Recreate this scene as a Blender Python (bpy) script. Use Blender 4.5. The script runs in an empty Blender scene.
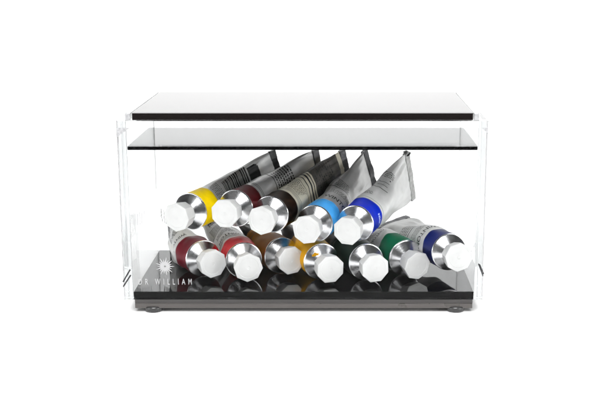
import bpy, bmesh, math, random
from mathutils import Vector, noise
random.seed(7)
scene = bpy.context.scene
R_ = math.radians
MM = 0.001
Z0 = 136.7                                   # height of the wall tops above the table, in mm


def P(x, y, z):                              # millimetres (z measured from the wall tops) -> metres
    return Vector((x * MM, y * MM, (z + Z0) * MM))


# ------------------------------------------------------------------ camera
cam_d = bpy.data.cameras.new('camera')
cam = bpy.data.objects.new('camera', cam_d)
scene.collection.objects.link(cam)
scene.camera = cam
cam.location = P(24.06, -706.28, 103.72)
cam.rotation_euler = (R_(90 - 12.597), 0, 0)
cam_d.sensor_width = 36
cam_d.lens = 36 * 1065 / 599
cam_d.shift_x = (299.5 - 338) / 599
cam_d.clip_start = 0.01
cam_d.clip_end = 50

# ------------------------------------------------------------------ studio light
world = bpy.data.worlds.new('World')
scene.world = world
world.use_nodes = True
world.node_tree.nodes['Background'].inputs[0].default_value = (1, 1, 1, 1)
world.node_tree.nodes['Background'].inputs[1].default_value = 0.03


def softbox(name, loc, target, sx, sy, radiance):
    d = bpy.data.lights.new(name, 'AREA')
    d.shape = 'RECTANGLE'
    d.size, d.size_y = sx, sy
    d.energy = radiance * math.pi * sx * sy
    o = bpy.data.objects.new(name, d)
    scene.collection.objects.link(o)
    o.location = loc
    o.rotation_euler = (Vector(target) - Vector(loc)).to_track_quat('-Z', 'Y').to_euler()
    return o


softbox('overhead_softbox', (0, 0.45, 1.35), (0, 0.40, 0), 2.0, 1.1, 2.9)
softbox('backdrop_softbox', (0, 0.45, 1.25), (0, 1.2, 0.35), 1.8, 0.4, 3.7)
softbox('top_front_softbox', (0.0, -0.80, 0.90), (0, 0.02, 0.06), 0.7, 0.5, 22.0)
softbox('side_softbox', (-0.85, -0.50, 0.14), (0, 0.05, 0.06), 0.5, 0.32, 6.5)
softbox('side_softbox', (0.85, -0.50, 0.14), (0, 0.05, 0.06), 0.5, 0.32, 9.0)

scene.view_settings.view_transform = 'Standard'
scene.view_settings.look = 'None'
scene.view_settings.exposure = 0
scene.view_settings.gamma = 1
scene.render.engine = 'CYCLES'
cy = scene.cycles
cy.max_bounces = 24
cy.transmission_bounces = 24
cy.glossy_bounces = 12
cy.diffuse_bounces = 5
cy.transparent_max_bounces = 16
cy.caustics_reflective = True
cy.caustics_refractive = True
cy.blur_glossy = 0.3
cy.sample_clamp_indirect = 8
cy.use_denoising = True
try:
    cy.denoiser = 'OPENIMAGEDENOISE'
except Exception:
    pass


# ------------------------------------------------------------------ helpers
def mat(name, color, rough=0.5, metallic=0.0, noise_amt=0.0, noise_scale=300.0, bump=0.0, bump_scale=800.0,
        ior=1.45, coat=0.0, aniso=0.0, spec=0.5):
    m = bpy.data.materials.new(name)
    m.use_nodes = True
    nt = m.node_tree
    b = nt.nodes['Principled BSDF']
    b.inputs['Base Color'].default_value = (*color, 1)
    b.inputs['Roughness'].default_value = rough
    b.inputs['Metallic'].default_value = metallic
    b.inputs['IOR'].default_value = ior
    b.inputs['Specular IOR Level'].default_value = spec
    b.inputs['Coat Weight'].default_value = coat
    b.inputs['Coat Roughness'].default_value = 0.08
    b.inputs['Anisotropic'].default_value = aniso
    tc = nt.nodes.new('ShaderNodeTexCoord')
    if noise_amt > 0:
        n = nt.nodes.new('ShaderNodeTexNoise')
        n.inputs['Scale'].default_value = noise_scale
        n.inputs['Detail'].default_value = 6
        nt.links.new(tc.outputs['Object'], n.inputs['Vector'])
        r = nt.nodes.new('ShaderNodeMapRange')
        r.inputs['From Min'].default_value = 0.3
        r.inputs['From Max'].default_value = 0.7
        r.inputs['To Min'].default_value = 1 - noise_amt
        r.inputs['To Max'].default_value = 1 + noise_amt * 0.4
        nt.links.new(n.outputs['Fac'], r.inputs['Value'])
        mx = nt.nodes.new('ShaderNodeMix')
        mx.data_type = 'RGBA'
        mx.blend_type = 'MULTIPLY'
        mx.inputs['Factor'].default_value = 1
        mx.inputs['A'].default_value = (*color, 1)
        nt.links.new(r.outputs['Result'], mx.inputs['B'])
        nt.links.new(mx.outputs['Result'], b.inputs['Base Color'])
        r2 = nt.nodes.new('ShaderNodeMapRange')
        r2.inputs['To Min'].default_value = rough * 0.8
        r2.inputs['To Max'].default_value = min(1, rough * 1.25)
        nt.links.new(n.outputs['Fac'], r2.inputs['Value'])
        nt.links.new(r2.outputs['Result'], b.inputs['Roughness'])
    if bump > 0:
        n2 = nt.nodes.new('ShaderNodeTexNoise')
        n2.inputs['Scale'].default_value = bump_scale
        n2.inputs['Detail'].default_value = 4
        nt.links.new(tc.outputs['Object'], n2.inputs['Vector'])
        bp = nt.nodes.new('ShaderNodeBump')
        bp.inputs['Strength'].default_value = bump
        bp.inputs['Distance'].default_value = 0.0006
        nt.links.new(n2.outputs['Fac'], bp.inputs['Height'])
        nt.links.new(bp.outputs['Normal'], b.inputs['Normal'])
    return m


def label_mat(name, color, stain=(0.45, 0.36, 0.16), stain_amt=0.25, metallic=0.0, rough=0.36):
    """off white printed label with a few smudges of dried paint"""
    m = mat(name, color, rough, metallic, noise_amt=0.12, noise_scale=90, bump=0.25, bump_scale=260, spec=0.3)
    nt = m.node_tree
    b = nt.nodes['Principled BSDF']
    tc = [n for n in nt.nodes if n.type == 'TEX_COORD'][0]
    n = nt.nodes.new('ShaderNodeTexNoise')
    n.inputs['Scale'].default_value = 55
    n.inputs['Detail'].default_value = 8
    n.inputs['Roughness'].default_value = 0.7
    nt.links.new(tc.outputs['Object'], n.inputs['Vector'])
    r = nt.nodes.new('ShaderNodeMapRange')
    r.inputs['From Min'].default_value = 0.58
    r.inputs['From Max'].default_value = 0.72
    r.inputs['To Max'].default_value = stain_amt
    nt.links.new(n.outputs['Fac'], r.inputs['Value'])
    mx = nt.nodes.new('ShaderNodeMix')
    mx.data_type = 'RGBA'
    src = b.inputs['Base Color'].links[0].from_socket
    nt.links.new(src, mx.inputs['A'])
    mx.inputs['B'].default_value = (*stain, 1)
    nt.links.new(r.outputs['Result'], mx.inputs['Factor'])
    nt.links.new(mx.outputs['Result'], b.inputs['Base Color'])
    return m


def acrylic_mat(name='clear_acrylic', ior=1.49, absorb=0.0):
    m = bpy.data.materials.new(name)
    m.use_nodes = True
    nt = m.node_tree
    nt.nodes.remove(nt.nodes['Principled BSDF'])
    g = nt.nodes.new('ShaderNodeBsdfGlass')
    g.inputs['IOR'].default_value = ior
    g.inputs['Roughness'].default_value = 0.0
    g.inputs['Color'].default_value = (0.995, 0.998, 0.998, 1)
    nt.links.new(g.outputs[0], nt.nodes['Material Output'].inputs['Surface'])
    if absorb > 0:                           # the faint grey of a long look through the sheet
        va = nt.nodes.new('ShaderNodeVolumeAbsorption')
        va.inputs['Color'].default_value = (0.27, 0.275, 0.28, 1)
        va.inputs['Density'].default_value = absorb
        nt.links.new(va.outputs[0], nt.nodes['Material Output'].inputs['Volume'])
    return m


def streaked(name, color, rough, ior):
    """glossy sheet with faint polishing streaks along its length"""
    m = mat(name, color, rough, ior=ior)
    nt = m.node_tree
    b = nt.nodes['Principled BSDF']
    tc = [n for n in nt.nodes if n.type == 'TEX_COORD'][0]
    mp = nt.nodes.new('ShaderNodeMapping')
    mp.inputs['Scale'].default_value = (2.5, 160, 1)
    n = nt.nodes.new('ShaderNodeTexNoise')
    n.inputs['Scale'].default_value = 1.0
    n.inputs['Detail'].default_value = 3
    nt.links.new(tc.outputs['Object'], mp.inputs['Vector'])
    nt.links.new(mp.outputs['Vector'], n.inputs['Vector'])
    r = nt.nodes.new('ShaderNodeMapRange')
    r.inputs['From Min'].default_value = 0.3
    r.inputs['From Max'].default_value = 0.7
    r.inputs['To Min'].default_value = 0.01
    r.inputs['To Max'].default_value = rough
    nt.links.new(n.outputs['Fac'], r.inputs['Value'])
    nt.links.new(r.outputs['Result'], b.inputs['Roughness'])
    return m


M = {}
M['acrylic'] = acrylic_mat()
M['frost'] = mat('frosted_acrylic_edge', (0.70, 0.705, 0.71), 0.5, noise_amt=0.1)
M['refracted_grey'] = mat('grey_refraction_tone', (0.40, 0.40, 0.41), 0.4, noise_amt=0.35, noise_scale=700)
M['thick'] = acrylic_mat('thick_acrylic', 1.49, 5.2)
M['coated'] = acrylic_mat('anti_reflective_acrylic', 1.09)
M['black'] = mat('black_acrylic', (0.006, 0.0055, 0.006), 0.035, ior=1.5)
M['shelf'] = streaked('glossy_black_shelf', (0.007, 0.007, 0.0075), 0.13, 1.78)
M['lid'] = mat('smoked_black_acrylic', (0.010, 0.008, 0.008), 0.06, ior=1.5)
M['base'] = mat('smoked_grey_plastic', (0.040, 0.037, 0.036), 0.3, noise_amt=0.05, noise_scale=60)
M['base_low'] = mat('pale_smoked_plastic', (0.075, 0.069, 0.065), 0.28, noise_amt=0.05, noise_scale=60)
M['cover_strip'] = mat('matte_black_edge', (0.008, 0.008, 0.008), 0.6, spec=0.08)
M['refracted_dark'] = mat('dark_refraction_tone', (0.035, 0.035, 0.037), 0.5, spec=0.2)
M['foot'] = mat('dark_rubber_foot', (0.035, 0.035, 0.035), 0.25)
M['white_ink'] = mat('white_ink', (0.34, 0.34, 0.345), 0.5)
M['alu'] = mat('brushed_aluminium', (0.72, 0.72, 0.735), 0.24, 1.0, noise_amt=0.12, noise_scale=420)
M['fold'] = mat('shaded_folded_metal', (0.10, 0.10, 0.105), 0.42, 0.6, noise_amt=0.3, noise_scale=200, bump=0.4)  # aluminium darkened in colour for the shadow on the folds
M['cap'] = mat('white_cap_plastic', (0.70, 0.70, 0.695), 0.42, noise_amt=0.07, noise_scale=140, bump=0.02, bump_scale=500)
M['ink'] = mat('black_ink', (0.02, 0.02, 0.02), 0.45)
M['dark_grey_tail'] = mat('dark_grey_tail', (0.085, 0.078, 0.07), 0.42, noise_amt=0.5, noise_scale=160)
M['sweep'] = mat('white_paper_sweep', (0.90, 0.90, 0.90), 0.8, noise_amt=0.01, noise_scale=8)


def link_mesh(name, bm, material, parent=None, smooth=False, recalc=True):
    if recalc:
        bmesh.ops.recalc_face_normals(bm, faces=bm.faces)
    me = bpy.data.meshes.new(name)
    bm.to_mesh(me)
    bm.free()
    if material:
        me.materials.append(material)
    if smooth:
        me.polygons.foreach_set('use_smooth', [True] * len(me.polygons))
    o = bpy.data.objects.new(name, me)
    scene.collection.objects.link(o)
    if parent:
        o.parent = parent
        o.matrix_parent_inverse = parent.matrix_basis.inverted()
    return o


def thing(name, label, cat, loc, group=None):
    o = bpy.data.objects.new(name, None)
    scene.collection.objects.link(o)
    o.location = loc
    o.empty_display_size = 0.01
    o['label'] = label
    o['category'] = cat
    if group:
        o['group'] = group
    bpy.context.view_layer.update()
    return o


def frost_edges(o, material):
    o.data.materials.append(material)
    for p in o.data.polygons:
        if abs(p.normal.z) < 0.1 and max(abs(c) for c in p.normal) < 0.97:
            p.material_index = 1


def box(bm, x0, x1, y0, y1, z0, z1, bevel=0.0):
    b2 = bmesh.new()
    r = bmesh.ops.create_cube(b2, size=1)
    for v in r['verts']:
        c = P((x0 + x1) / 2 + v.co.x * (x1 - x0), (y0 + y1) / 2 + v.co.y * (y1 - y0), (z0 + z1) / 2 + v.co.z * (z1 - z0))
        v.co = c
    if bevel > 0:
        bmesh.ops.bevel(b2, geom=list(b2.edges), offset=bevel * MM, segments=2, profile=0.5, affect='EDGES')
    me = bpy.data.meshes.new('tmp')
    b2.to_mesh(me)
    b2.free()
    bm.from_mesh(me)
    bpy.data.meshes.remove(me)


def ring_surface(bm, rings, cap_start=False, cap_end=False):
    """rings: list of lists of points, all closed and equally long"""
    vs = [[bm.verts.new(p) for p in ring] for ring in rings]
    n = len(rings[0])
    for a, b in zip(vs, vs[1:]):
        for i in range(n):
            j = (i + 1) % n
            bm.faces.new((a[i], a[j], b[j], b[i]))
    if cap_start:
        bm.faces.new(list(reversed(vs[0])))
    if cap_end:
        bm.faces.new(vs[-1])


def text_bm(body, size, spacing=1.0, xscale=1.0, max_edge=None, bold=0.0):
    cu = bpy.data.curves.new('tmp_text', 'FONT')
    cu.body = body
    cu.size = size
    cu.space_character = spacing
    cu.align_x = 'CENTER'
    cu.align_y = 'CENTER'
    cu.offset = bold
    o = bpy.data.objects.new('tmp_text', cu)
    scene.collection.objects.link(o)
    bpy.context.view_layer.update()
    me = bpy.data.meshes.new_from_object(o.evaluated_get(bpy.context.evaluated_depsgraph_get()))
    bpy.data.objects.remove(o)
    bm = bmesh.new()
    bm.from_mesh(me)
    bpy.data.meshes.remove(me)
    bmesh.ops.triangulate(bm, faces=list(bm.faces))
    for v in bm.verts:
        v.co.x *= xscale
    if max_edge:
        for _ in range(3):
            es = [e for e in bm.edges if e.calc_length() > max_edge]
            if not es:
                break
            bmesh.ops.subdivide_edges(bm, edges=es, cuts=1)
            bmesh.ops.triangulate(bm, faces=list(bm.faces))
    return bm


# ------------------------------------------------------------------ the setting: one white paper sweep
bm = bmesh.new()
prof = [(-0.215, -0.06), (-0.21, -0.02), (-0.203, -0.006), (-0.19, 0.0)]
prof += [(y, 0.0) for y in (-0.1, 0.1, 0.3, 0.5, 0.7)]
for i in range(1, 17):
    a = i / 16 * math.pi / 2
    prof.append((0.7 + 0.5 * math.sin(a), 0.5 - 0.5 * math.cos(a)))
prof += [(1.2, 0.9), (1.2, 1.5)]
rows = [[bm.verts.new((x, y, z)) for x in (-1.6, -0.8, 0, 0.8, 1.6)] for y, z in prof]
for a, b in zip(rows, rows[1:]):
    for i in range(4):
        bm.faces.new((a[i], a[i + 1], b[i + 1], b[i]))
sweep = link_mesh('backdrop', bm, M['sweep'], smooth=True)
sweep['kind'] = 'structure'

# ------------------------------------------------------------------ the acrylic case
WX, WT, D = 125.0, 6.0, 123.0                # half width, wall thickness, depth
IX = WX - WT
ZF = -121.2                                  # top of the black floor panel
ZB = -125.2                                  # lower edge of the clear walls
case = thing('display_case', 'clear acrylic case with black lid and base, holding the heap of paint tubes',
             'display case', P(0, D / 2, -Z0))
G = 0.08
bm = bmesh.new(); box(bm, -WX, WX, 0, WT, ZB, 0, 0.7); fp = link_mesh('front_panel', bm, M['coated'], case); frost_edges(fp, M['frost'])
bm = bmesh.new(); box(bm, -WX, WX, D - WT, D, ZB, 0, 0.25); link_mesh('back_panel', bm, M['acrylic'], case)
for s in (-1, 1):
    bm = bmesh.new()
    xa, xb = sorted((s * IX, s * WX))
    box(bm, xa, xb, WT + G, D - WT - G, ZB, 0, 0.25)
    link_mesh('side_panel', bm, M['thick'], case)
bm = bmesh.new(); box(bm, -114.2, 114.8, 2.5, 120.5, 0.15, 5.3, 0.4); lid = link_mesh('lid', bm, M['lid'], case)
for s in (-1, 1):
    bm = bmesh.new()
    xa, xb = sorted((s * 119.4, s * 115.2))
    box(bm, xa, xb, 2.8, 120, 0.15, 5.0, 0.4)
    link_mesh('end_strip', bm, M['acrylic'], lid)
    bm = bmesh.new()
    xa, xb = sorted((s * 118.8, s * 115.3))
    box(bm, xa, xb, 1.9, 2.75, 0.4, 4.8, 0.2)
    link_mesh('end_refraction', bm, M['refracted_grey'], lid)  # mottled grey painted in for the refraction at the lid ends
bm = bmesh.new(); box(bm, -IX + 0.3, IX - 0.3, WT + 0.3, 91, -20.7, -18.3); link_mesh('inner_shelf', bm, M['shelf'], case)
bm = bmesh.new(); box(bm, -IX + 0.3, IX - 0.3, WT + 1.0, D - WT - 0.3, -125.6, ZF, 0.12); link_mesh('floor_panel', bm, M['black'], case)
bm = bmesh.new(); box(bm, -IX + 0.3, IX - 0.3, WT + 0.25, WT + 0.95, -125.6, ZF - 0.15); link_mesh('reflection_cover', bm, M['cover_strip'], case)  # added matte strip, hides the grey reflection on the floor panel's front
bm = bmesh.new()
box(bm, -IX + 0.6, IX - 0.6, 7.2, D - 7.5, -129.93, -125.65, 0.12)
base = link_mesh('base', bm, M['base'], case)
bm = bmesh.new()
box(bm, -IX + 0.6, IX - 0.6, 7.0, D - 7.0, -133.6, -129.95, 0.3)
link_mesh('lower_rim', bm, M['base_low'], base)
for fx in (-106, 107):
    for fy in (11.5, D - 11.5):
        bm = bmesh.new()
        n = 40
        rings = []
        for r, z in ((5.6, -132.4), (6.4, -132.7), (6.6, -134.2), (6.2, -135.9), (5.2, -136.65)):
            rings.append([P(fx + r * math.cos(2 * math.pi * i / n), fy + r * math.sin(2 * math.pi * i / n), z) for i in range(n)])
        ring_surface(bm, rings, True, True)
        link_mesh('foot', bm, M['foot'], base, smooth=True)

# grey triangles painted on the front panel for refractions at its top corners
for s, w, h in ((-1, 9.0, 6.6), (1, 4.0, 4.0)):
    bm = bmesh.new()
    pts = [(s * (WX - 0.5), -4.6), (s * (WX - 0.5 - w), -4.6), (s * (WX - 0.5), -4.6 - h)]
    f = [bm.verts.new(P(x, -0.10, z)) for x, z in pts]
    k = [bm.verts.new(P(x, -0.02, z)) for x, z in pts]
    bm.faces.new(f); bm.faces.new(list(reversed(k)))
    for i in range(3):
        bm.faces.new((f[i], k[i], k[(i + 1) % 3], f[(i + 1) % 3]))
    link_mesh('corner_refraction', bm, M['refracted_grey'], case)

# thin dark bars painted on the front panel in place of side-wall refractions
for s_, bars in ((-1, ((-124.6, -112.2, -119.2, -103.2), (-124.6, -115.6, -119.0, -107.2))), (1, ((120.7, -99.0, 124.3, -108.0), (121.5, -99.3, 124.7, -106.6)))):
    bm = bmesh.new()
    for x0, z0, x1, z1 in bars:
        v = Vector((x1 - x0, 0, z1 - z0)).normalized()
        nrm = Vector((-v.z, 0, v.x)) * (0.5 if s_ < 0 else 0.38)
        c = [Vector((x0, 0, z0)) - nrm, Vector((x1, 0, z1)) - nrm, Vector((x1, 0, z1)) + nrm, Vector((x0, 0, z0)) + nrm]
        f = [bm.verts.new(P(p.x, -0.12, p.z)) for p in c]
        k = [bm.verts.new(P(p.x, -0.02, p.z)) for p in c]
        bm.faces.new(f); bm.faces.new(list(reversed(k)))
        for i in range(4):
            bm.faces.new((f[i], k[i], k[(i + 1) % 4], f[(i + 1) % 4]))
    link_mesh('refraction_mark', bm, M['refracted_dark'], case)

# lettering and sunburst printed on the front panel
YI = -0.12
bm = text_bm('DR WILLIAM', 6.0, 2.05, 0.60, bold=0.02)
for v in bm.verts:
    v.co = P(-95.4 + v.co.x, YI, -112.2 + v.co.y)
link_mesh('lettering', bm, M['white_ink'], case, recalc=False)
bm = bmesh.new()
cx, cz = -95.2, -101.0
N = 18
for i in range(N):
    a = 2 * math.pi * i / N
    L = 6.4 if i % 2 == 0 else 5.0
    for (r0, w0, r1, w1) in ((1.9, 0.62, L, 0.10),):
        pts = []
        for r, w in ((r0, -w0), (r1, -w1), (r1, w1), (r0, w0)):
            pts.append(P(cx + r * math.cos(a) - w * math.sin(a), YI, cz + r * math.sin(a) + w * math.cos(a)))
        bm.faces.new([bm.verts.new(p) for p in pts])
for i in range(32):                          # the disc ring around an open centre
    a, b = 2 * math.pi * i / 32, 2 * math.pi * (i + 1) / 32
    bm.faces.new([bm.verts.new(P(cx + r * math.cos(t), YI - 0.02, cz + r * math.sin(t))) for r, t in ((0.7, a), (3.0, a), (3.0, b), (0.7, b))])
link_mesh('emblem', bm, M['white_ink'], case, recalc=False)

# ------------------------------------------------------------------ paint tubes
TR = 13.2                                    # tube radius
CAMP = Vector((24.06, -706.28, 103.72))


class Tube:
    def __init__(s, S, d0, E, crimp, seed, fat=0.22, crease=1.0):
        s.fat, s.crease = fat, crease
        s.S, s.E = Vector(S), Vector(E)
        s.d0 = Vector(d0).normalized()
        s.L = (s.E - s.S).length
        s.C1 = s.S + s.d0 * s.L * 0.38
        s.cr = Vector(crimp).normalized()
        s.seed = seed
        s.phi0 = 0.0
        # the arc that faces the camera, a little to the upper side
        best = -9
        for k in range(72):
            ph = k * math.pi / 36
            p, nrm = s.point(0.35, ph, 0, True)
            v = (CAMP - p).normalized() + Vector((0, 0, 0.25))
            if nrm.dot(v) > best:
                best, s.phi0 = nrm.dot(v), ph

    def centre(s, t):
        return s.S * (1 - t) ** 2 + s.C1 * 2 * t * (1 - t) + s.E * t * t

    def tangent(s, t):
        return ((s.C1 - s.S) * (1 - t) + (s.E - s.C1) * t).normalized()

    def frame(s, t):
        T = s.tangent(t)
        W = (s.cr - T * s.cr.dot(T)).normalized()
        return T, W, T.cross(W)

    def dims(s, t):
        u = max(0.0, min(1.0, (t - s.fat) / (1 - s.fat)))
        b = TR * (1 - u * u * (1.35 - 0.35 * u))
        b = max(b, 0.55)
        lo, hi = TR, TR * 1.6
        for _ in range(24):
            a = (lo + hi) / 2
            per = math.pi * (3 * (a + b) - math.sqrt((3 * a + b) * (a + 3 * b)))
            if per < 2 * math.pi * TR:
                lo = a
            else:
                hi = a
        return a, b

    def point(s, t, ph, off=0.0, want_n=False):
        T, W, B = s.frame(t)
        a, b = s.dims(t)
        c = s.centre(t)
        nrm = (W * (math.cos(ph) / a) + B * (math.sin(ph) / b)).normalized()
        p = c + W * (a * math.cos(ph)) + B * (b * math.sin(ph))
        # dents from squeezing, and creases running into the fold
        g = min(1.0, max(0.0, (t - 0.12) / 0.3))
        q = Vector((math.cos(ph) * 1.1, math.sin(ph) * 1.1, t * 3.2 + s.seed * 7.3))
        dd = (noise.noise(q) * 2.4 + noise.noise(q * 2.3) * 0.9) * g
        g2 = max(0.0, (t - 0.55) / 0.45) * (1 - max(0.0, (t - 0.9) / 0.1))
        dd += noise.noise(Vector((math.cos(ph) * 6, math.sin(ph) * 6, t * 2 + s.seed))) * 1.3 * g2 * s.crease
        p = p + nrm * (dd * min(1.0, b / 6 + 0.15) + off)
        return (p, nrm) if want_n else p

    def at_mm(s, along, arc, off=0.14):
        return s.point(along / s.L, s.phi0 + arc / TR, off)


def Q(v):
    return P(v.x, v.y, v.z)


def build_tube(spec):
    t = Tube(spec['S'], spec['d'], spec['E'], spec['crimp'], spec['seed'], spec.get('fat', 0.22), spec.get('crease', 1.0))
    low = Q(t.S)
    root = thing('paint_tube', spec['label'], 'paint tube', low, 'paint tubes heaped in the clear case')
    n = 72
    band = spec.get('band_mm', 22.0) / t.L
    # barrel
    bm = bmesh.new()
    rings = []
    K = 60
    for k in range(K + 1):
        u = band + (1 - band) * k / K
        rings.append([Q(t.point(u, 2 * math.pi * i / n)) for i in range(n)])
    ring_surface(bm, rings)
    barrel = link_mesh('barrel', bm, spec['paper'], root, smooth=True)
    # colour band, a hair proud of the label
    bm = bmesh.new()
    rings = []
    for k in range(15):
        u = band * k / 14
        rings.append([Q(t.point(u, 2 * math.pi * i / n, 0.10)) for i in range(n)])
    u = band * 1.004
    rings.append([Q(t.point(u, 2 * math.pi * i / n, -0.05)) for i in range(n)])
    ring_surface(bm, rings)
    link_mesh('colour_band', bm, spec['band'], root, smooth=True)
    # print on the label
    for nm, material, quads in spec['print'](t):
        bm = bmesh.new()
        for q in quads:
            if q[0] == 'rect':
                _, s0, s1, a0, a1 = q
                na = max(1, int(abs(a1 - a0) / 0.9))
                ns = max(1, int(abs(s1 - s0) / 1.5))
                vs = [[bm.verts.new(Q(t.at_mm(s0 + (s1 - s0) * j / ns, a0 + (a1 - a0) * i / na))) for i in range(na + 1)] for j in range(ns + 1)]
                for j in range(ns):
                    for i in range(na):
                        bm.faces.new((vs[j][i], vs[j][i + 1], vs[j + 1][i + 1], vs[j + 1][i]))
            else:                            # ('text', body, size, s centre, arc centre, around?)
                _, body, size, sc, ac, mode = q
                tb = text_bm(body, size, 1.02, 0.95, 1.0, 0.012 * size)
                for v in tb.verts:
                    x, y = v.co.x, v.co.y
                    if mode == 'around':
                        v.co = Q(t.at_mm(sc + y, ac + x, 0.17))
                    elif mode == 'around_flip':
                        v.co = Q(t.at_mm(sc - y, ac - x, 0.17))
                    else:
                        v.co = Q(t.at_mm(sc + x, ac - y, 0.17))
                me = bpy.data.meshes.new('tmp')
                tb.to_mesh(me); tb.free()
                bm.from_mesh(me)
                bpy.data.meshes.remove(me)
        link_mesh(nm, bm, material, barrel, recalc=False)
    # fold at the tail
    T, W, B = t.frame(1.0)
    a, b = t.dims(1.0)
    bm = bmesh.new()
    rings = []
    m_ = 28
    for (dt, th) in ((-5.2, 0.4), (-5.0, 1.5), (-0.2, 1.7), (0.4, 1.2), (0.5, 0.2)):
        ring = []
        for i in range(m_):
            f = -1 + 2 * i / (m_ - 1)
            wob = 0.7 * noise.noise(Vector((f * 2.5, spec['seed'] * 3.1, 0))) + 0.25 * noise.noise(Vector((f * 9, spec['seed'], 2)))
            ring.append(t.E + T * (dt + wob * 0.5) + W * (f * a * 1.01) + B * (th + wob))
        for i in reversed(range(m_)):
            f = -1 + 2 * i / (m_ - 1)
            wob = 0.7 * noise.noise(Vector((f * 2.5, spec['seed'] * 3.1, 0))) + 0.25 * noise.noise(Vector((f * 9, spec['seed'], 2)))
            ring.append(t.E + T * (dt + wob * 0.5) + W * (f * a * 1.01) + B * (-th + wob))
        rings.append([Q(p) for p in ring])
    ring_surface(bm, rings, True, True)
    link_mesh('tail_fold', bm, spec.get('fold', M['fold']), root)
    if spec.get('curl'):
        bm = bmesh.new()
        rings = []
        for k in range(9):
            f = k / 8
            c = t.E + W * (a * (0.93 + 0.20 * f)) + T * (-2.5 + 2.2 * math.sin(f * 5)) + B * (1.4 * math.cos(f * 6))
            r = 2.6 * (1 - 0.55 * f) * (0.75 + 0.25 * math.sin(f * 14)) + 0.2
            rings.append([Q(c + T * (r * math.cos(2 * math.pi * i / 14)) + B * (r * 0.7 * math.sin(2 * math.pi * i / 14))) for i in range(14)])
        ring_surface(bm, rings, True, True)
        link_mesh('tail_curl', bm, M['fold_black'], root, smooth=True)
    # shoulder and neck, turned
    d = t.d0
    W = (t.cr - d * t.cr.dot(d)).normalized()
    B = d.cross(W)

    def lathe(profile, nn=72):
        return [[Q(t.S - d * h + W * (r * math.cos(2 * math.pi * i / nn)) + B * (r * math.sin(2 * math.pi * i / nn))) for i in range(nn)] for r, h in profile]
    bm = bmesh.new()
    prof_ = [(TR - 0.3, -0.6), (TR + 0.22, -0.3), (TR + 0.3, 0.15), (TR + 0.05, 0.5), (TR - 0.45, 0.62)]
    for k in range(1, 41):                   # fine turning marks
        f = k / 40
        prof_.append((TR - 0.45 - (TR - 0.45 - 5.4) * f, 0.62 + 5.1 * f + random.uniform(-0.012, 0.012)))
    sh = lathe(prof_)
    ring_surface(bm, sh)
    shoulder = link_mesh('shoulder', bm, M['alu'], root, smooth=True)
    shoulder.data.set_sharp_from_angle(angle=R_(24))
    bm = bmesh.new()
    pr = [(5.4, 5.45), (5.0, 5.7)]
    for k in range(3):
        pr += [(5.0, 5.9 + k * 0.7), (5.5, 6.15 + k * 0.7), (5.0, 6.5 + k * 0.7)]
    ring_surface(bm, lathe(pr, 40), False, True)
    link_mesh('neck', bm, M['alu'], shoulder, smooth=True)
    # octagonal cap, wider at its front
    bm = bmesh.new()
    nn = 64
    roll = spec['roll']

    def oct_ring(r, h, octo=1.0):
        out = []
        for i in range(nn):
            ph = 2 * math.pi * i / nn
            loc_ = (ph % (math.pi / 4)) - math.pi / 8
            rr = r * (octo * math.cos(math.pi / 8) / math.cos(loc_) + (1 - octo))
            out.append(Q(t.S - d * h + W * (rr * math.cos(ph + roll)) + B * (rr * math.sin(ph + roll))))
        return out
    rr = [oct_ring(6.0, 7.1, 0.6), oct_ring(8.3, 7.0, 1), oct_ring(8.6, 7.3, 1), oct_ring(10.55, 18.3, 1), oct_ring(10.5, 18.75, 1), oct_ring(10.15, 18.98, 1),
          oct_ring(7.6, 19.02, 0), oct_ring(7.4, 18.86, 0), oct_ring(1.3, 18.86, 0), oct_ring(1.0, 18.72, 0), oct_ring(0.5, 18.70, 0)]
    ring_surface(bm, rr, True, True)
    capo = link_mesh('cap', bm, M['cap'], root)
    # keep crisp facets but smooth round ridges
    try:
        capo.data.set_sharp_from_angle(angle=R_(20))
        capo.data.polygons.foreach_set('use_smooth', [True] * len(capo.data.polygons))
    except Exception:
        pass
    if spec.get('smear'):
        bm = bmesh.new()
        for (h0, ang, r0, rad) in spec['smear']:
            cpos = t.S - d * h0 + W * (r0 * math.cos(ang)) + B * (r0 * math.sin(ang))
            r = bmesh.ops.create_icosphere(bm, subdivisions=3, radius=rad)
            for v in r['verts']:
                v.co = v.co * (1 + 0.35 * noise.noise(v.co * 2.0 + Vector((rad, 3, 1))))
                k = v.co.dot(d)
                v.co = v.co - d * (k * 0.5)
                v.co = Q(cpos + v.co)
        link_mesh('paint_smear', bm, spec['band'], shoulder, smooth=True)
    return root


def dashes(s0, rows, a0, a1, pitch=1.5, h=0.55, seed=1):
    """rows of tiny unreadable print running round the barrel"""
    rnd = random.Random(seed)
    out = []
    for k in range(rows):
        a = a0
        s = s0 + k * pitch
        while a < a1:
            w = rnd.uniform(0.7, 2.4)
            out.append(('rect', s, s + h, a, min(a1, a + w)))
            a += w + rnd.uniform(0.4, 0.8)
        a1 = a1 - rnd.uniform(-1, 1.5)
    return out


def print_none(t):
    return [('label_print', M['ink'], [('rect', 35, 35.5, -14, 14)] + dashes(38, 6, -9, 9, seed=8))]


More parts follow.
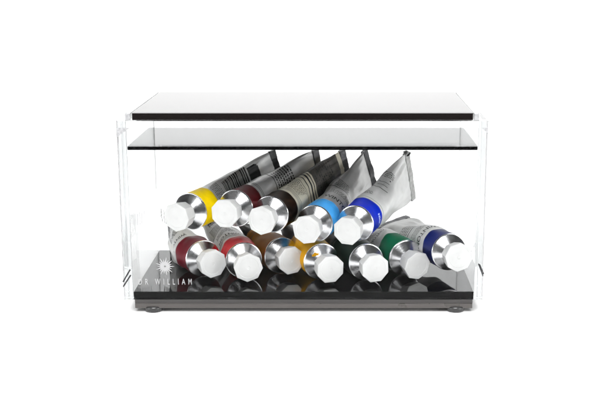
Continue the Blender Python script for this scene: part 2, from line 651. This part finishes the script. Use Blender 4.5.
def print_common(word_at=None, flip=False, seed=1, barcode=True, rings_=True, off=0.0, size=6.0):
    def f(t):
        q = []
        if rings_:
            q += [('rect', 25.0, 25.45, -13, 15), ('rect', 26.6, 27.0, -13, 15)]
        if word_at:
            q.append(('text', 'WINTON', size, word_at, off, 'around_flip' if flip else 'around'))
        q += dashes(36, 4, -9, 9, seed=seed)
        q += [('rect', 45.0, 45.5, -16, 16)]
        q += dashes(47, 5, -10, 6, seed=seed + 5)
        if barcode:
            rnd = random.Random(seed)
            s = 57.0
            while s < 70:
                w = rnd.choice((0.4, 0.7, 1.1))
                q.append(('rect', s, s + w, -7, 7))
                s += w + rnd.choice((0.5, 0.8))
        return [('label_print', M['ink'], q)]
    return f


def print_barcode(t):
    q = dashes(25, 6, -10, 12, pitch=1.7, seed=3)
    rnd = random.Random(11)
    s, k = 38.0, 0
    while s < 62:
        w = rnd.choice((0.5, 0.8, 1.2)) * (0.8 + k * 0.05)
        q.append(('rect', s, s + w, -7 - k * 0.15, 9))
        s += w + rnd.choice((0.5, 0.7))
        k += 1
    q += [('rect', 63.5, 70.5, -6, 7), ('rect', 70.5, 71.5, -5, 6), ('rect', 71.5, 72.3, -3.5, 4.5)]
    return [('label_print', M['ink'], q)]


def print_lines(t):
    q = [('rect', 25.4, 25.8, -15, 15), ('rect', 27.0, 27.4, -9, 15), ('rect', 28.8, 29.2, -9, 15)]
    q += [('rect', 46, 46.8, -15, 15), ('rect', 49.2, 50.6, -15, 15), ('rect', 52.2, 53.0, -15, 15)]
    q += dashes(31, 7, -10, 2, pitch=1.6, seed=15) + [('rect', 42.5, 42.9, -15, 15)]
    q += dashes(57, 9, -9, 9, pitch=2.0, h=0.9, seed=16)
    return [('label_print', M['ink'], q), ('tail_patch', M['dark_grey_tail'], [('rect', 54.5, t.L - 7, -16, 16)])]  # second mesh: darker grey patch over the tail


def print_two(t):
    q = [('rect', 25.4, 25.9, -13, 12), ('rect', 27.2, 27.7, -13, 12), ('rect', 45.5, 46.2, -16, 16)]
    q += dashes(48, 8, -10, 8, pitch=2.2, h=1.1, seed=9)
    return [('label_print', M['ink'], q)]


def print_notes(t):
    q = [('rect', 24.4, 24.7, -16, 16), ('rect', 43, 43.6, -12, 4), ('rect', 47.5, 47.9, -9, 2), ('rect', 51, 51.4, -10, 2),
         ('rect', 54, 55, 0.5, 1.6)]
    q += dashes(57, 4, -11, 3, seed=21)
    q += dashes(30, 3, -15, -4, seed=22)
    return [('label_print', M['ink'], q), ('band_print', M['pale_blue_ink'], dashes(15.0, 3, 9, 17, pitch=1.0, h=0.8, seed=4))]


M['pale_blue_ink'] = mat('pale_blue_ink', (0.45, 0.55, 0.85), 0.45)
M['paper'] = label_mat('label_paper', (0.66, 0.66, 0.65))
M['paper_white'] = label_mat('white_label_paper', (0.80, 0.80, 0.79))
M['paper_cream'] = label_mat('cream_label_paper', (0.66, 0.62, 0.50), (0.30, 0.20, 0.04), 0.8)
M['paper_silver'] = label_mat('bright_silver_label', (0.70, 0.70, 0.69), (0.3, 0.27, 0.2), 0.3, 0.3, 0.3)
M['paper_grey'] = label_mat('silver_grey_label', (0.55, 0.545, 0.54), (0.2, 0.18, 0.16), 0.4, 0.55, 0.33)
M['paper_shaded'] = label_mat('shaded_label', (0.045, 0.04, 0.036), (0.02, 0.016, 0.01), 0.5)  # near-black label colour stands in for shade between the lower tubes
M['fold_pale'] = mat('pale_fold', (0.45, 0.45, 0.44), 0.4, 0.3, noise_amt=0.3, bump=0.4)


def band_mat(name, c):
    return mat(name, c, 0.38, noise_amt=0.18, noise_scale=120, bump=0.12, bump_scale=300, spec=0.05)


B_ = {k: band_mat(k + '_paint_band', c) for k, c in dict(
    yellow=(0.93, 0.66, 0.002), burgundy=(0.050, 0.003, 0.005), umber=(0.013, 0.006, 0.003), sky=(0.055, 0.33, 0.74),
    ultramarine=(0.004, 0.020, 0.40), crimson=(0.16, 0.012, 0.022), red=(0.47, 0.001, 0.007), ochre=(0.28, 0.11, 0.008),
    gold=(0.66, 0.32, 0.004), bottle=(0.003, 0.020, 0.013), green=(0.003, 0.085, 0.042), navy=(0.006, 0.012, 0.09)).items()}

M['fold_black'] = mat('shaded_black_fold', (0.03, 0.03, 0.03), 0.4, 0.3, noise_amt=0.3, bump=0.4)  # shadow on the yellow tube's fold put into the colour; the curl shares it
UP = (0, 0, 1)
specs = [
    # upper layer, from left to right
    dict(S=(-81.2, 36, -70.3), d=(0.42, 0.90, 0.02), E=(-19, 95, -56), crimp=(0.0, 0.15, 1), band='yellow', fold='fold_black', pf=print_barcode, paper='paper_silver',
         label='bright lemon yellow paint tube with a barcode on its label, leftmost of the upper layer'),
    dict(S=(-48.9, 36, -68.0), d=(0.34, 0.94, -0.01), E=(12, 99, -56), crimp=UP, band='burgundy', pf=print_two, paper='paper_grey',
         label='dark burgundy paint tube in the upper layer, right beside the bright yellow tube'),
    dict(S=(-23.9, 36, -72.4), d=(0.30, 0.95, 0.02), E=(33, 101, -56), crimp=UP, band='umber', pf=print_lines, paper='paper_cream',
         label='near black umber paint tube with stained cream label, between burgundy and sky blue tubes'),
    dict(S=(7.6, 36, -79.1), d=(0.30, 0.95, 0.02), E=(51, 109, -56), crimp=UP, band='sky', pf=print_common(28.5, False, 31, False, False, 3), paper='paper_grey',
         label='light sky blue paint tube in the upper layer, lettering behind its colour band'),
    dict(S=(37.0, 36, -79.1), d=(0.35, 0.93, 0.08), E=(81, 107, -58), crimp=(0, -0.1, 1), crease=2.6, fold='fold_pale', curl=True, band='ultramarine', pf=print_notes, paper='paper_white',
         label='vivid ultramarine blue paint tube with crumpled white tail, rightmost of the upper layer'),
    # lower layer, from left to right
    dict(S=(-74.8, 45.5, -107.8), d=(-0.50, 0.86, -0.02), E=(-106, 95, -106), fat=0.45, crimp=(-0.2, 0.2, 0.95), band='crimson', pf=print_common(29, True, 41, True, False, -4, 4.6), paper='paper',
         label='dusty crimson paint tube at the left end of the bottom layer, beside the sunburst emblem'),
    dict(S=(-44.5, 40.2, -107.8), d=(-0.26, 0.96, 0.03), E=(-74, 110, -102), fat=0.5, crimp=(-0.75, 0.1, 0.66), band='red', pf=print_common(30, True, 51, True, True, 0, 5), paper='paper',
         label='bright red paint tube on the black floor, between the crimson and ochre tubes'),
    dict(S=(-18.1, 53.7, -107.8), d=(-0.45, 0.89, -0.03), E=(-44, 112, -107), fat=0.45, crimp=(-0.75, 0.1, 0.66), band_mm=42, band='ochre', pf=print_none, paper='paper_shaded',
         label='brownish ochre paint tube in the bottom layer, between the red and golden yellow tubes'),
    dict(S=(11.7, 37.5, -107.8), d=(-0.38, 0.92, 0.06), E=(-14, 111, -106), fat=0.45, crimp=(-0.7, 0.1, 0.7), band_mm=42, band='gold', pf=print_none, paper='paper_shaded',
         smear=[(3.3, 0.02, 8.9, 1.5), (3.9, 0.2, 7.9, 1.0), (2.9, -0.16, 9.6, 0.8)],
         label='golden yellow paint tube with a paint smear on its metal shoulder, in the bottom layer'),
    dict(S=(44.3, 36.2, -107.8), d=(-0.33, 0.94, 0.0), E=(16, 111, -106), fat=0.45, crimp=(-0.7, 0.1, 0.7), band_mm=42, band='bottle', pf=print_none, paper='paper_shaded',
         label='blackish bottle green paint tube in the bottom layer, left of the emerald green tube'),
    dict(S=(73.0, 48.2, -107.8), d=(-0.44, 0.89, 0.10), E=(42, 111, -110), fat=0.4, crimp=(0.9, 0.4, 0.3), band='green', pf=print_common(33, True, 91, True, False, 2, 4.5), paper='paper',
         label='emerald green paint tube in the bottom layer, beside the navy tube'),
    dict(S=(104.2, 36, -100.4), d=(-0.27, 0.95, -0.05), E=(62, 106, -97), fat=0.4, crimp=(0.9, 0.4, 0.1), band='navy', pf=print_common(30.5, True, 95, False, False, 1, 6.4), paper='paper',
         label='dark navy blue paint tube at the right end of the bottom layer'),
]
for i, sp in enumerate(specs):
    sp['seed'] = i + 1
    sp['roll'] = (0.13, 0.33, 0.05, 0.2, 0.38, 0.3, 0.12, 0.27, 0.36, 0.3, 0.15, 0.22)[i]
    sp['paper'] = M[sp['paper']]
    sp['band'] = B_[sp['band']]
    sp['print'] = sp.pop('pf')
    sp['fold'] = M[sp.get('fold', 'fold')]
    build_tube(sp)
